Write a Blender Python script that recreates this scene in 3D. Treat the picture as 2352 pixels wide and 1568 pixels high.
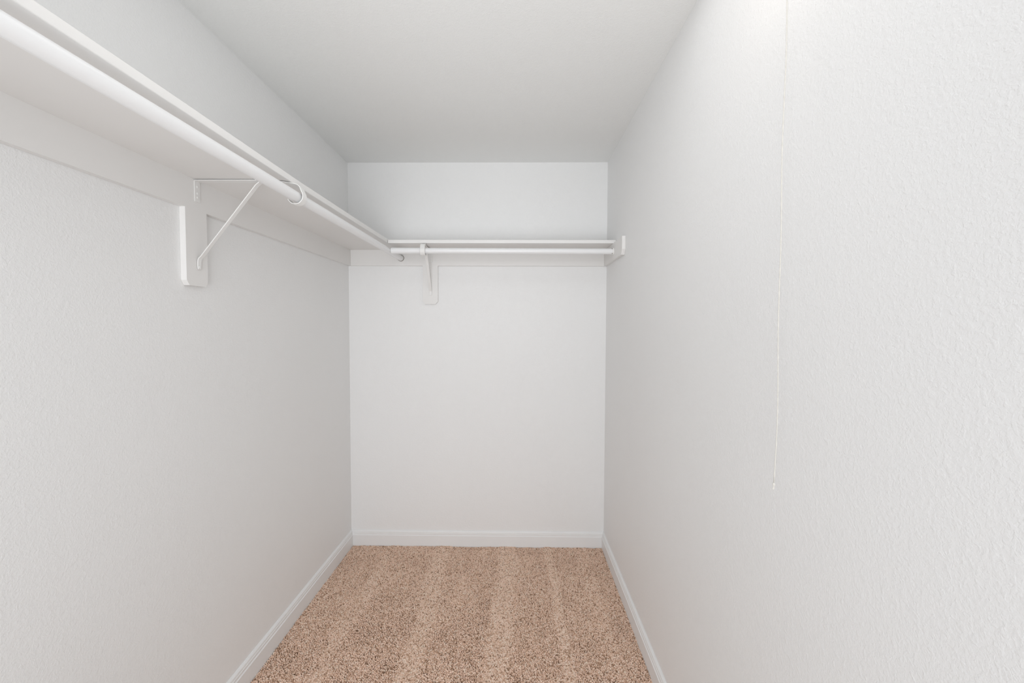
import bpy, bmesh, math
import numpy as np
from mathutils import Vector, Matrix

S = bpy.context.scene
C = S.collection
for o in list(bpy.data.objects):
    bpy.data.objects.remove(o, do_unlink=True)

# ------------------------------------------------------------------ camera
# metres; X right, Y into the closet, Z up; carpet surface at z = 0
XL, XR, D, H, CAMZ = -1.0732, 0.5592, 2.7293, 2.44, 1.4198
YF = -0.90                                   # front wall, behind the camera
f_px, yaw, pitch, roll = 987.38, 0.0129, -0.0368, -0.0034
cam_d = bpy.data.cameras.new('camera'); cam = bpy.data.objects.new('camera', cam_d); C.objects.link(cam)
cam_d.sensor_width = 36.0; cam_d.lens = 36.0 * f_px / 2352.0; cam_d.clip_start = 0.02
Rc = Matrix.Rotation(yaw, 3, 'Z') @ Matrix.Rotation(pitch, 3, 'X') @ Matrix.Rotation(roll, 3, 'Y')
R_cam = Rc @ Matrix.Rotation(math.pi / 2, 3, 'X')
cam.matrix_world = Matrix.Translation((0, 0, CAMZ)) @ R_cam.to_4x4()
S.camera = cam

# ------------------------------------------------------------------ world, lights, exposure
W = bpy.data.worlds.new('world'); S.world = W; W.use_nodes = True
W.node_tree.nodes['Background'].inputs[0].default_value = (0.90, 0.94, 1.0, 1)
W.node_tree.nodes['Background'].inputs[1].default_value = 0.6


def area(name, loc, direction, sx, sy, power, color, spread=180):
    l = bpy.data.lights.new(name, 'AREA'); l.shape = 'RECTANGLE'; l.size = sx; l.size_y = sy
    l.energy = power; l.color = color; l.spread = math.radians(spread)
    o = bpy.data.objects.new(name, l); C.objects.link(o); o.location = loc
    o.rotation_euler = Vector(direction).to_track_quat('-Z', 'Y').to_euler()
    return o


# daylight of the bedroom coming in through the closet's open doorway behind the camera
area('doorway_daylight', (-0.35, YF + 0.02, 1.08), (0, 1, 0), 1.10, 2.06, 16.5, (0.94, 0.965, 1.0), 122)
# added unseen fill lights, standing in for a flash and its ceiling bounce
area('camera_fill', (0.05, -0.25, 2.25), (0, .8, -.25), .5, .3, 0.9, (0.96, 0.98, 1.0))
area('upward_fill', (-.2, -0.1, 1.3), (0, .85, .6), .6, .6, 2.0, (0.96, 0.98, 1.0), 80)  # added fill, lifts the ceiling and upper walls
area('ceiling_fill', (-.10, 1.0, 2.436), (0, 0, -1), 1.1, .72, 2.5, (0.97, 0.985, 1.0))  # added fill, evens out the near and far walls
# bulb inside the ceiling fixture just above the frame
LAMP = Vector((0.400, 0.900, 0))
pl = bpy.data.lights.new('closet_bulb', 'POINT'); pl.energy = 0.36; pl.color = (1.0, 0.90, 0.80); pl.shadow_soft_size = 0.09
po = bpy.data.objects.new('closet_bulb', pl); C.objects.link(po); po.location = (LAMP.x, LAMP.y, 2.25)

S.view_settings.view_transform = 'Standard'; S.view_settings.look = 'None'
S.view_settings.gamma = 1.0; S.view_settings.use_curve_mapping = False
S.view_settings.exposure = -0.05


# ------------------------------------------------------------------ materials
def srgb(r, g, b):
    return tuple(((c / 255) / 12.92 if c / 255 <= 0.04045 else ((c / 255 + 0.055) / 1.055) ** 2.4) for c in (r, g, b)) + (1,)


def mat(name, col, rough=0.5, spec=0.5, bumps=(), mottling=0.0, mscale=3.0, metallic=0.0):
    """procedural paint: slight tone mottling and layered noise relief"""
    m = bpy.data.materials.new(name); m.use_nodes = True
    N, L = m.node_tree.nodes, m.node_tree.links
    b = N['Principled BSDF']
    b.inputs['Base Color'].default_value = col; b.inputs['Roughness'].default_value = rough
    b.inputs['Specular IOR Level'].default_value = spec; b.inputs['Metallic'].default_value = metallic
    tc = N.new('ShaderNodeTexCoord')
    if mottling:
        n = N.new('ShaderNodeTexNoise'); n.inputs['Scale'].default_value = mscale; n.inputs['Detail'].default_value = 3
        L.new(tc.outputs['Object'], n.inputs['Vector'])
        mx = N.new('ShaderNodeMixRGB'); mx.blend_type = 'MIX'
        mx.inputs[1].default_value = tuple(c * (1 - mottling) for c in col[:3]) + (1,)
        mx.inputs[2].default_value = tuple(min(1, c * (1 + mottling)) for c in col[:3]) + (1,)
        L.new(n.outputs['Fac'], mx.inputs[0]); L.new(mx.outputs[0], b.inputs['Base Color'])
    prev = None
    for (scale, detail, strength, dist, lo, hi) in bumps:
        n = N.new('ShaderNodeTexNoise'); n.inputs['Scale'].default_value = scale
        n.inputs['Detail'].default_value = detail; n.inputs['Roughness'].default_value = 0.55
        n.inputs['Distortion'].default_value = 0.4
        L.new(tc.outputs['Object'], n.inputs['Vector'])
        r = N.new('ShaderNodeMapRange'); r.interpolation_type = 'SMOOTHSTEP'
        r.inputs['From Min'].default_value = lo; r.inputs['From Max'].default_value = hi
        L.new(n.outputs['Fac'], r.inputs['Value'])
        bp = N.new('ShaderNodeBump'); bp.inputs['Strength'].default_value = strength
        bp.inputs['Distance'].default_value = dist
        L.new(r.outputs[0], bp.inputs['Height'])
        if prev: L.new(prev.outputs[0], bp.inputs['Normal'])
        prev = bp
    if prev: L.new(prev.outputs[0], b.inputs['Normal'])
    return m


PEEL = ((210, 2.0, 0.27, 0.0007, 0.42, 0.62), (95, 2.0, 0.24, 0.0008, 0.46, 0.68))
M_wall = mat('orange_peel_wall_paint', (0.925, 0.922, 0.914, 1), 0.55, 0.4, PEEL, 0.01)
M_ceil = mat('textured_ceiling_paint', (0.925, 0.925, 0.91, 1), 0.75, 0.3, PEEL, 0.01)
M_trim = mat('semi_gloss_trim_paint', (0.91, 0.91, 0.905, 1), 0.38, 0.5, ((22, 2, 0.15, 0.001, 0.3, 0.7),), 0.012, 6)
M_wood = mat('painted_shelf_board', (0.885, 0.87, 0.85, 1), 0.48, 0.4, ((16, 3, 0.15, 0.001, 0.3, 0.7),), 0.012, 5)
M_rod = mat('white_enamel_tube', (0.92, 0.92, 0.92, 1), 0.28, 0.5, ((14, 2, 0.08, 0.001, 0.3, 0.7),))
M_steel = mat('painted_steel_bracket', (0.90, 0.89, 0.87, 1), 0.40, 0.5, ((60, 2, 0.2, 0.0004, 0.3, 0.7),))
M_dark = mat('gap_shade_and_screws', (0.16, 0.13, 0.10, 1), 0.6, 0.3)  # painted shade of the rod-end gap; also the dark screw heads
M_cord = mat('off_white_cotton_cord', (0.86, 0.83, 0.77, 1), 0.8, 0.2, ((900, 2, 0.6, 0.0006, 0.3, 0.7),))
M_backing = mat('carpet_backing', (0.50, 0.37, 0.27, 1), 0.95, 0.1, ((260, 3, 0.9, 0.004, 0.3, 0.7),), 0.12, 60)


def mat_carpet():
    m = bpy.data.materials.new('cut_pile_yarn'); m.use_nodes = True
    N, L = m.node_tree.nodes, m.node_tree.links
    b = N['Principled BSDF']; b.inputs['Roughness'].default_value = 0.95
    b.inputs['Specular IOR Level'].default_value = 0.08
    b.inputs['Sheen Weight'].default_value = 0.15
    a = N.new('ShaderNodeAttribute'); a.attribute_name = 'yarn'
    cr = N.new('ShaderNodeValToRGB'); e = cr.color_ramp.elements
    e[0].position = 0.0; e[0].color = (0.26, 0.148, 0.088, 1)
    e[1].position = 1.0; e[1].color = (0.99, 0.84, 0.69, 1)
    for p, c in ((0.22, (0.64, 0.420, 0.292, 1)), (0.5, (0.92, 0.660, 0.500, 1)), (0.75, (0.97, 0.730, 0.600, 1))):
        k = e.new(p); k.color = c
    L.new(a.outputs['Fac'], cr.inputs[0]); L.new(cr.outputs[0], b.inputs['Base Color'])
    return m


M_carpet = mat_carpet()


def mat_glass_glow():
    m = bpy.data.materials.new('lit_opal_glass'); m.use_nodes = True
    b = m.node_tree.nodes['Principled BSDF']
    b.inputs['Base Color'].default_value = (0.9, 0.88, 0.84, 1); b.inputs['Roughness'].default_value = 0.25
    b.inputs['Emission Color'].default_value = (1.0, 0.90, 0.80, 1); b.inputs['Emission Strength'].default_value = 0.5
    return m


M_glow = mat_glass_glow()


# ------------------------------------------------------------------ helpers
def link(name, bm, m, parent=None, smooth=False, bevel=0.0, seg=2):
    me = bpy.data.meshes.new(name); bmesh.ops.recalc_face_normals(bm, faces=bm.faces)
    if smooth:
        for f in bm.faces: f.smooth = True
    bm.to_mesh(me); bm.free(); me.materials.append(m)
    o = bpy.data.objects.new(name, me); C.objects.link(o)
    if parent: o.parent = parent; o.matrix_parent_inverse = Matrix.Translation(-parent.location)
    if bevel:
        md = o.modifiers.new('bevel', 'BEVEL'); md.width = bevel; md.segments = seg
        md.limit_method = 'ANGLE'; md.angle_limit = math.radians(40)
    return o


def struct(o):
    o['kind'] = 'structure'; return o


def tag(o, label, cat, group=None):
    o['label'] = label; o['category'] = cat
    if group: o['group'] = group
    return o


def thing(name, loc, label, cat, group=None):
    o = bpy.data.objects.new(name, None); o.empty_display_size = 0.1; C.objects.link(o); o.location = loc
    return tag(o, label, cat, group)


def add_box(bm, lo, hi):
    v = [bm.verts.new((x, y, z)) for x in (lo[0], hi[0]) for y in (lo[1], hi[1]) for z in (lo[2], hi[2])]
    for q in ((0, 1, 3, 2), (4, 6, 7, 5), (0, 4, 5, 1), (2, 3, 7, 6), (0, 2, 6, 4), (1, 5, 7, 3)):
        bm.faces.new([v[i] for i in q])


def box(lo, hi):
    bm = bmesh.new(); add_box(bm, lo, hi); return bm


def prism(pts, vec):
    """closed polygon (3-D points) swept along vec"""
    bm = bmesh.new(); vec = Vector(vec)
    a = [bm.verts.new(p) for p in pts]; b = [bm.verts.new(Vector(p) + vec) for p in pts]
    bm.faces.new(a); bm.faces.new(b[::-1])
    for i in range(len(a)):
        j = (i + 1) % len(a); bm.faces.new((a[i], a[j], b[j], b[i]))
    return bm


def add_tube(bm, p0, p1, r, n=32, r_in=None):
    p0, p1 = Vector(p0), Vector(p1); ax = (p1 - p0).normalized()
    u = ax.cross(Vector((0, 0, 1))).normalized() if abs(ax.z) < 0.9 else Vector((1, 0, 0))
    w = ax.cross(u)
    def ring(p, rr): return [bm.verts.new(p + rr * (math.cos(2 * math.pi * k / n) * u + math.sin(2 * math.pi * k / n) * w)) for k in range(n)]
    A, B = ring(p0, r), ring(p1, r)
    for k in range(n): bm.faces.new((A[k], A[(k + 1) % n], B[(k + 1) % n], B[k]))
    if r_in:
        a, b = ring(p0, r_in), ring(p1, r_in)
        for k in range(n):
            j = (k + 1) % n
            bm.faces.new((a[j], a[k], b[k], b[j])); bm.faces.new((A[j], A[k], a[k], a[j])); bm.faces.new((B[k], B[j], b[j], b[k]))
    else:
        bm.faces.new(A[::-1]); bm.faces.new(B)


def tube(p0, p1, r, n=32, r_in=None):
    bm = bmesh.new(); add_tube(bm, p0, p1, r, n, r_in); return bm


def smooth_by_angle(o, deg=40):
    me = o.data
    for p in me.polygons: p.use_smooth = True
    try: me.set_sharp_from_angle(angle=math.radians(deg))
    except Exception: pass


# ------------------------------------------------------------------ room shell
T = 0.10
ZB = -0.014                                          # carpet backing level
struct(link('floor', box((XL - T, YF - T, ZB - 0.05), (XR + T, D + T, ZB)), M_backing))
struct(link('ceiling', box((XL - T, YF - T, H), (XR + T, D + T, H + 0.08)), M_ceil))
struct(link('wall_left', box((XL - T, YF - T, ZB), (XL, D + T, H)), M_wall))
struct(link('wall_right', box((XR, YF - T, ZB), (XR + T, D + T, H)), M_wall))
struct(link('wall_back', box((XL, D, ZB), (XR, D + T, H)), M_wall))
bm = bmesh.new()                                     # front wall with the doorway, behind the camera
DX0, DX1, DZ = -0.95, 0.25, 2.12
add_box(bm, (XL, YF - T, ZB), (DX0, YF, H)); add_box(bm, (DX1, YF - T, ZB), (XR, YF, H)); add_box(bm, (DX0, YF - T, DZ), (DX1, YF, H))
struct(link('wall_front', bm, M_wall))

BB = [(0, ZB), (.015, ZB), (.015, .0655), (.0118, .0690), (.0118, .0785), (.0096, .0805), (.0096, .0825),
      (.0104, .0845), (.0090, .0895), (.0035, .0952), (0, .0952)]
struct(link('baseboard_left', prism([(XL + t, YF, z) for t, z in BB], (0, D - YF, 0)), M_trim))
struct(link('baseboard_right', prism([(XR - t, YF, z) for t, z in BB], (0, D - YF, 0)), M_trim))
struct(link('baseboard_back', prism([(XL + .0005, D - t, z) for t, z in BB], (XR - XL - .001, 0, 0)), M_trim))

# ------------------------------------------------------------------ carpet pile (one uncountable stuff object)
rng = np.random.default_rng(7)


def carpet():
    x0, x1, y0, y1 = XL + .017, XR - .017, 1.25, D - .017
    sp = 0.0048
    gx, gy = np.meshgrid(np.arange(x0, x1, sp), np.arange(y0, y1, sp * .87))
    gx = gx + (np.arange(gx.shape[0]) % 2)[:, None] * sp * .5
    px, py = gx.ravel(), gy.ravel(); n = len(px)
    px = px + rng.normal(0, sp * .26, n); py = py + rng.normal(0, sp * .26, n)
    px = np.clip(px, x0, x1); py = np.clip(py, y0, y1)
    # vacuum tracks: strips where the pile was pushed the other way
    def strip(c, w, y_fade=0.0):
        wob = 0.012 * np.sin(py * 3.1 + c * 9) + 0.006 * np.sin(py * 11 + c * 5)
        return np.exp(-((px - c - wob) / w) ** 4)
    st = np.zeros(n)
    for c, w, a in ((-.455, .050, .85), (-.065, .055, 1.0), (.205, .024, 1.1), (-.80, .045, .45), (.42, .04, .35)):
        st = np.maximum(st, a * strip(c, w))
    # smooth patches of pile lean
    lat = rng.normal(0, 1, (48, 48))
    def lowfreq(s):
        u = (px - x0) / s; v = (py - y0) / s; i = u.astype(int) % 47; j = v.astype(int) % 47
        fu = u - np.floor(u); fv = v - np.floor(v); fu = fu * fu * (3 - 2 * fu); fv = fv * fv * (3 - 2 * fv)
        return (lat[i, j] * (1 - fu) + lat[i + 1, j] * fu) * (1 - fv) + (lat[i, j + 1] * (1 - fu) + lat[i + 1, j + 1] * fu) * fv
    patch = lowfreq(.07) * .6 + lowfreq(.18) * .6
    lean_y = np.where(st > .4, 0.9, -0.55) * .0045 * (0.6 + .8 * rng.random(n)) + patch * .0012
    lean_x = rng.normal(0, .0016, n)
    hgt = 0.0135 + rng.normal(0, .0012, n) * (1 - .5 * st) + patch * .0009 + st * .0024
    r = sp * (0.445 + .24 * rng.random(n) + .27 * st + .06 * patch)
    K = 5
    ang = (np.arange(K) / K * 2 * np.pi)[None, :] + rng.random(n)[:, None] * 6.28
    V = np.empty((n, 2 * K + 1, 3), np.float32)
    ca, sa = np.cos(ang), np.sin(ang)
    V[:, :K, 0] = px[:, None] + ca * r[:, None] * .85; V[:, :K, 1] = py[:, None] + sa * r[:, None] * .85; V[:, :K, 2] = ZB
    V[:, K:2 * K, 0] = (px + lean_x * .75)[:, None] + ca * r[:, None]; V[:, K:2 * K, 1] = (py + lean_y * .75)[:, None] + sa * r[:, None]
    V[:, K:2 * K, 2] = (ZB + hgt * .80)[:, None] + rng.normal(0, .0006, (n, K))
    V[:, 2 * K, 0] = px + lean_x; V[:, 2 * K, 1] = py + lean_y; V[:, 2 * K, 2] = ZB + hgt
    k = np.arange(K); k2 = (k + 1) % K
    F = np.concatenate([np.stack([k, k2, K + k2], 1), np.stack([k, K + k2, K + k], 1), np.stack([K + k, K + k2, np.full(K, 2 * K)], 1)])
    faces = (F[None] + (np.arange(n) * (2 * K + 1))[:, None, None]).reshape(-1, 3)
    me = bpy.data.meshes.new('carpet_pile'); nv, nf = V.shape[0] * V.shape[1], len(faces)
    me.vertices.add(nv); me.vertices.foreach_set('co', V.ravel())
    me.loops.add(nf * 3); me.loops.foreach_set('vertex_index', faces.ravel().astype(np.int32))
    me.polygons.add(nf); me.polygons.foreach_set('loop_start', (np.arange(nf) * 3).astype(np.int32))
    me.polygons.foreach_set('loop_total', np.full(nf, 3, np.int32))
    me.update(calc_edges=True)
    yarn = np.clip(rng.beta(1.5, 1.25, n), 0, 1)
    at = me.attributes.new('yarn', 'FLOAT', 'POINT'); at.data.foreach_set('value', np.repeat(yarn, 2 * K + 1).astype(np.float32))
    me.materials.append(M_carpet)
    me.polygons.foreach_set('use_smooth', np.ones(nf, bool))
    o = bpy.data.objects.new('carpet_pile', me); C.objects.link(o)
    o['kind'] = 'stuff'
    tag(o, 'speckled tan cut-pile carpet with pale vacuum tracks on closet floor', 'carpet')


carpet()

# ------------------------------------------------------------------ shelves and cleats
CT, CB, TH = 1.8930, 1.7940, 0.019                  # cleat top / bottom / board thickness
FL, FB = XL + TH, D - TH                             # inner faces of the left and back cleats
SX = -0.7450                                         # front edge of the left shelf
SY = 2.4680                                          # front edge of the back shelf
ST = 0.0215

ls = thing('closet_shelf', (-0.91, 0.9, CT), 'long white painted shelf running down the left wall on a flat cleat', 'shelf', 'white closet shelves')
bm = bmesh.new()                                     # slightly bowed board
st = [(YF + .002, -.742, .0015), (0.6, -.742, .0015), (1.0, -.746, .001), (1.5, -.752, -.001), (2.0, -.750, -.001), (2.45, -.7455, -.002), (D, -.7445, 0.0)]
rows = []
for (y, fx, dz) in st:
    rows.append([bm.verts.new(p) for p in ((XL + .0005, y, CT), (XL + .0005, y, CT + ST), (fx, y, CT + ST + dz), (fx, y, CT + dz))])
for a, b in zip(rows, rows[1:]):
    for k in range(4): bm.faces.new((a[k], a[(k + 1) % 4], b[(k + 1) % 4], b[k]))
bm.faces.new(rows[0]); bm.faces.new(rows[-1][::-1])
link('shelf_board', bm, M_wood, ls, bevel=.0022)
link('wall_cleat', box((XL + .0003, YF + .002, CB), (FL, D - .0003, CT)), M_wood, ls)


def block(axis, a0, a1, z0, ch, parent):
    """upright board under a cleat, lower corners cut off; axis 'Y' = on the left wall, 'X' = on the back wall"""
    o2 = [(a0, CB), (a0, z0 + ch * 1.3), (a0 + ch, z0), (a1 - ch, z0), (a1, z0 + ch * 1.3), (a1, CB)]
    if axis == 'Y':
        bm = prism([(XL + .0003, a, z) for a, z in o2], (TH - .0003, 0, 0))
    else:
        bm = prism([(a, D - .0003, z) for a, z in o2], (0, -TH + .0003, 0))
    return link('bracket_block', bm, M_wood, parent)


block('Y', 1.362, 1.456, 1.5465, .012, ls)

bs = thing('closet_shelf', (-0.1, 2.6, CT), 'short white painted shelf across the back wall on cleats', 'shelf', 'white closet shelves')
bm = bmesh.new()
x0, x1 = -.7440, XR - .0005
v = [(x0, D - .0005, CT), (x0, SY, CT - .004), (x0, SY, CT + ST - .006), (x0, D - .0005, CT + ST - .001)]
A = [bm.verts.new(p) for p in v]; B = [bm.verts.new((x1, p[1], p[2])) for p in v]
bm.faces.new(A); bm.faces.new(B[::-1])
for k in range(4): bm.faces.new((A[k], A[(k + 1) % 4], B[(k + 1) % 4], B[k]))
link('shelf_board', bm, M_wood, bs, bevel=.0018)
link('wall_cleat', box((FL + .0006, FB, CB), (XR - TH - .0006, D - .0003, CT)), M_wood, bs)
block('X', -.598, -.503, 1.5540, .014, bs)
sc = [(D - .0003, CB), (D - .0003, CT - .0003), (2.458, CT - .0045), (2.256, CT - .0045), (2.256, 1.820), (2.276, CB - .001)]
link('side_cleat', prism([(XR - .0003, y, z) for y, z in sc], (-TH + .0003, 0, 0)), M_wood, bs, bevel=.0012)

bm = bmesh.new(); add_tube(bm, (-.7470, 2.437, CT + .009), (-.7432, 2.437, CT + .009), .0032, 14)
link('screw', bm, M_steel, ls)

# ------------------------------------------------------------------ rods
RR = .0166
RA, RB = Vector((-.7415, YF + .02, 1.8530)), Vector((-.7352, FB - .004, 1.8415))
lr = thing('closet_rod', (-.74, 1.0, 1.85), 'long white metal hanging rod under the left shelf edge', 'rod', 'hanging rods under the closet shelves')
o = link('tube', tube(RA, RB, RR, 48), M_rod, lr); smooth_by_angle(o)
dv = (RB - RA).normalized()
# rolled seam of the outer tube, low on its side
sn = Vector((-.62, 0, -.78))
bm = bmesh.new(); add_tube(bm, RA + sn * (RR - .0003), RA.lerp(RB, .66) + sn * (RR - .0003), .0012, 8)
o = link('seam', bm, M_rod, lr); smooth_by_angle(o)
o = link('end_cup', tube(RB - dv * .006, RB + dv * .004, RR + .0016, 40, RR + .0004), M_steel, lr); smooth_by_angle(o)
o = link('gap_shade_ring', tube(RB + dv * .0010, RB + dv * .0036, RR + .0036, 40, RR + .0015), M_dark, lr); smooth_by_angle(o)  # solid dark ring painting the shade in the gap around the cup
o['label'] = 'dark ring for gap shade around rod end'

BY, BZ = 2.4500, 1.8430
bl, br_ = Vector((-.7180, BY, BZ)), Vector((XR - TH - .003, BY, BZ - .003))
brd = thing('closet_rod', (-.1, BY, BZ), 'short white metal hanging rod below front edge of back shelf', 'rod', 'hanging rods under the closet shelves')
o = link('tube', tube(bl.lerp(br_, .125), br_, RR - .0003, 48), M_rod, brd); smooth_by_angle(o)
o = link('outer_sleeve', tube(bl, bl.lerp(br_, .130), RR + .0004, 48), M_rod, brd); smooth_by_angle(o)
bm = bmesh.new(); add_tube(bm, (XR - TH - .0095, BY, BZ - .003), (XR - TH - .0004, BY, BZ - .003), RR + .0030, 40, RR + .0002)
o = link('end_socket', bm, M_steel, brd); smooth_by_angle(o)
for s in (1, -1):
    o = link('screw', tube((XR - TH - .0115, BY - .012, BZ - .003 + s * .0135), (XR - TH - .009, BY - .012, BZ - .003 + s * .0135), .0026, 12), M_dark, brd)
    o['label'] = 'dark screw head'


# ------------------------------------------------------------------ shelf brackets
def strip_bm(path, wid, th, frame, off=None):
    """flat steel strip: path = (u, z) list in the bracket plane, frame maps (u, side, z) to the room"""
    bm = bmesh.new(); rings = []
    n = len(path)
    for i, (u, z) in enumerate(path):
        a = Vector(path[max(i - 1, 0)]); b = Vector(path[min(i + 1, n - 1)])
        t = (b - a).normalized(); nn = Vector((-t.y, t.x)) * th / 2
        w = (wid[i] if hasattr(wid, '__len__') else wid) / 2
        c = off[i] if off else 0
        rings.append([bm.verts.new(frame(u + s * nn.x, c + q * w, z + s * nn.y)) for s, q in ((1, -1), (1, 1), (-1, 1), (-1, -1))])
    for a, b in zip(rings, rings[1:]):
        for k in range(4): bm.faces.new((a[k], a[(k + 1) % 4], b[(k + 1) % 4], b[k]))
    bm.faces.new(rings[0]); bm.faces.new(rings[-1][::-1])
    return bm


def bracket(label, frame, base, uc, zc, arm_z, foot_top, foot_end, side):
    """u measured from the cleat face; (uc, zc) centre of the rod"""
    t = thing('shelf_bracket', base, label, 'bracket', 'brackets holding the closet shelves')
    th = .0022
    # upright leg screwed to the cleat
    link('wall_leg', strip_bm([(th * .5 + .0002, arm_z - .001), (th * .5 + .0002, arm_z - .068)], .025, th, frame), M_steel, t, bevel=.0006)
    # arm under the shelf, curling down in front of the rod and round beneath it
    path = [(.0015, arm_z), (.010, arm_z)] + [(uc * k / 8, arm_z) for k in range(1, 7)]
    path += [(uc - .030, arm_z), (uc - .016, arm_z - .0002)]
    rc = .0258
    top = (uc - .004, arm_z - .0010)
    path += [top, (uc + .007, arm_z - .0045), (uc + .0155, arm_z - .0115)]
    a_start = 35
    for k in range(0, 15):
        a = math.radians(a_start - k * (a_start + 158) / 14)
        rr = rc if k > 1 else rc + .0005
        path.append((uc + rr * math.cos(a), zc - .001 + rr * math.sin(a)))
    wid = [.025] * 8 + [.027, .027] + [.027] * (len(path) - 10)
    off = [0] * 7 + [side * .15, side * .55, side * .9] + [side] * (len(path) - 10)
    o = link('arm', strip_bm(path, wid, th, frame, off), M_steel, t, bevel=.0005); smooth_by_angle(o, 50)
    # diagonal brace, with a bent foot on the block
    tu = uc - .108
    P0, P1 = Vector((.010, foot_top)), Vector((tu, arm_z - .004))
    d = (P1 - P0).normalized()
    path = [(.0030, foot_end), (.0030, foot_end + .010), (.0030, foot_top - .016), (.0038, foot_top - .0075), (.0062, foot_top - .0020)]
    path += [tuple(P0 + d * .004), tuple(P0.lerp(P1, .5)), tuple(P0.lerp(P1, .96)), (tu + .006, arm_z - .0030), (tu + .022, arm_z - .0028)]
    wid = [.013, .0165, .0165, .0165, .0165, .0165, .0165, .0175, .018, .018]
    o = link('brace', strip_bm(path, wid, .0032, frame), M_steel, t, bevel=.0010); smooth_by_angle(o, 50)
    for (zz, uu) in ((arm_z - .018, .0022), (arm_z - .040, .0022), (arm_z - .053, .0022), (foot_end + .008, .0045)):
        bm = bmesh.new(); c = Vector(frame(uu, 0, zz)); nrm = (Vector(frame(uu + 1, 0, zz)) - c).normalized()
        add_tube(bm, c, c + nrm * .0014, .0038, 16); add_tube(bm, c + nrm * .0014, c + nrm * .0022, .0024, 16)
        o = link('screw', bm, M_steel, t)
    return t


yb = 1.4140
bracket('white metal bracket holding the left shelf, diagonal brace seen from the side',
        lambda u, s, z: (FL + u, yb - s, z), (FL, yb, 1.60), -.7390 - FL, 1.8475, CT - .0040, 1.640, 1.6010, -.030)
xb = -.5480
bracket('white metal bracket holding the back shelf, seen head-on',
        lambda u, s, z: (xb + s, FB - u, z), (xb, FB, 1.60), FB - BY, BZ - .0003, CT - .0085, 1.640, 1.6080, .011)

# ------------------------------------------------------------------ pull cord and ceiling light
cx, cy = .4920, .8175
cd = thing('pull_cord', (cx, cy, 1.10), 'thin off-white pull cord hanging in front of the right wall', 'cord')
bm = bmesh.new()
nseg = 60; zt, zb2 = 2.338, 1.118
prev = None
for i in range(nseg + 1):
    t_ = i / nseg; z = zt + (zb2 - zt) * t_
    wob = .0012 * math.sin(t_ * 9) * t_ + .0008 * math.sin(t_ * 23)
    c0 = Vector((cx + wob * .7, cy - wob + .0025 * max(0, t_ - .93) / .07 * .5, z))
    ring = [bm.verts.new(c0 + .0012 * Vector((math.cos(a * math.pi / 4 + t_ * 40), math.sin(a * math.pi / 4 + t_ * 40), 0))) for a in range(8)]
    if prev:
        for k in range(8): bm.faces.new((prev[k], prev[(k + 1) % 8], ring[(k + 1) % 8], ring[k]))
    else: bm.faces.new(ring)
    prev = ring; last = c0
bm.faces.new(prev[::-1])
link('cord', bm, M_cord, cd, smooth=True)
bm = bmesh.new()
bmesh.ops.create_icosphere(bm, subdivisions=2, radius=.0024, matrix=Matrix.Translation(last + Vector((0, 0, .0)))@Matrix.Scale(1.5, 4, (0, 0, 1)))
link('knot', bm, M_cord, cd, smooth=True)
bm = bmesh.new(); add_tube(bm, last + Vector((0, 0, -.003)), last + Vector((-.0015, 0, -.0095)), .0014, 8)
add_tube(bm, last + Vector((0, 0, -.003)), last + Vector((.0012, .001, -.0085)), .0009, 6)
link('frayed_end', bm, M_cord, cd)


def lathe(prof, c, n=40):
    bm = bmesh.new(); prev = None
    for r, z in prof:
        ring = [bm.verts.new((c.x + r * math.cos(2 * math.pi * k / n), c.y + r * math.sin(2 * math.pi * k / n), z)) for k in range(n)] if r > 1e-6 else [bm.verts.new((c.x, c.y, z))]
        if prev:
            for k in range(n):
                j = (k + 1) % n
                if len(prev) == 1: bm.faces.new((prev[0], ring[j], ring[k]))
                elif len(ring) == 1: bm.faces.new((prev[k], prev[j], ring[0]))
                else: bm.faces.new((prev[k], prev[j], ring[j], ring[k]))
        prev = ring
    return bm


lt = thing('ceiling_light', (LAMP.x, LAMP.y, H), 'round opal glass light on the ceiling, cord hanging from its rim', 'ceiling light')
link('canopy', lathe([(0, H - .0002), (.118, H - .0002), (.122, H - .010), (.118, H - .024), (.098, H - .028)], LAMP), M_steel, lt, smooth=True)
link('glass_dome', lathe([(.100, H - .026), (.104, H - .045), (.094, H - .072), (.066, H - .094), (.030, H - .105), (0, H - .108)], LAMP), M_glow, lt, smooth=True)
dirv = Vector((cx - LAMP.x, cy - LAMP.y, 0)).normalized()
bm = bmesh.new(); e0 = Vector((LAMP.x, LAMP.y, H - .018)) + dirv * .112
add_tube(bm, e0, Vector((cx, cy, H - .018)), .003, 10); add_tube(bm, (cx, cy, H - .016), (cx, cy, zt - .001), .0016, 8)
link('pull_arm', bm, M_steel, lt)
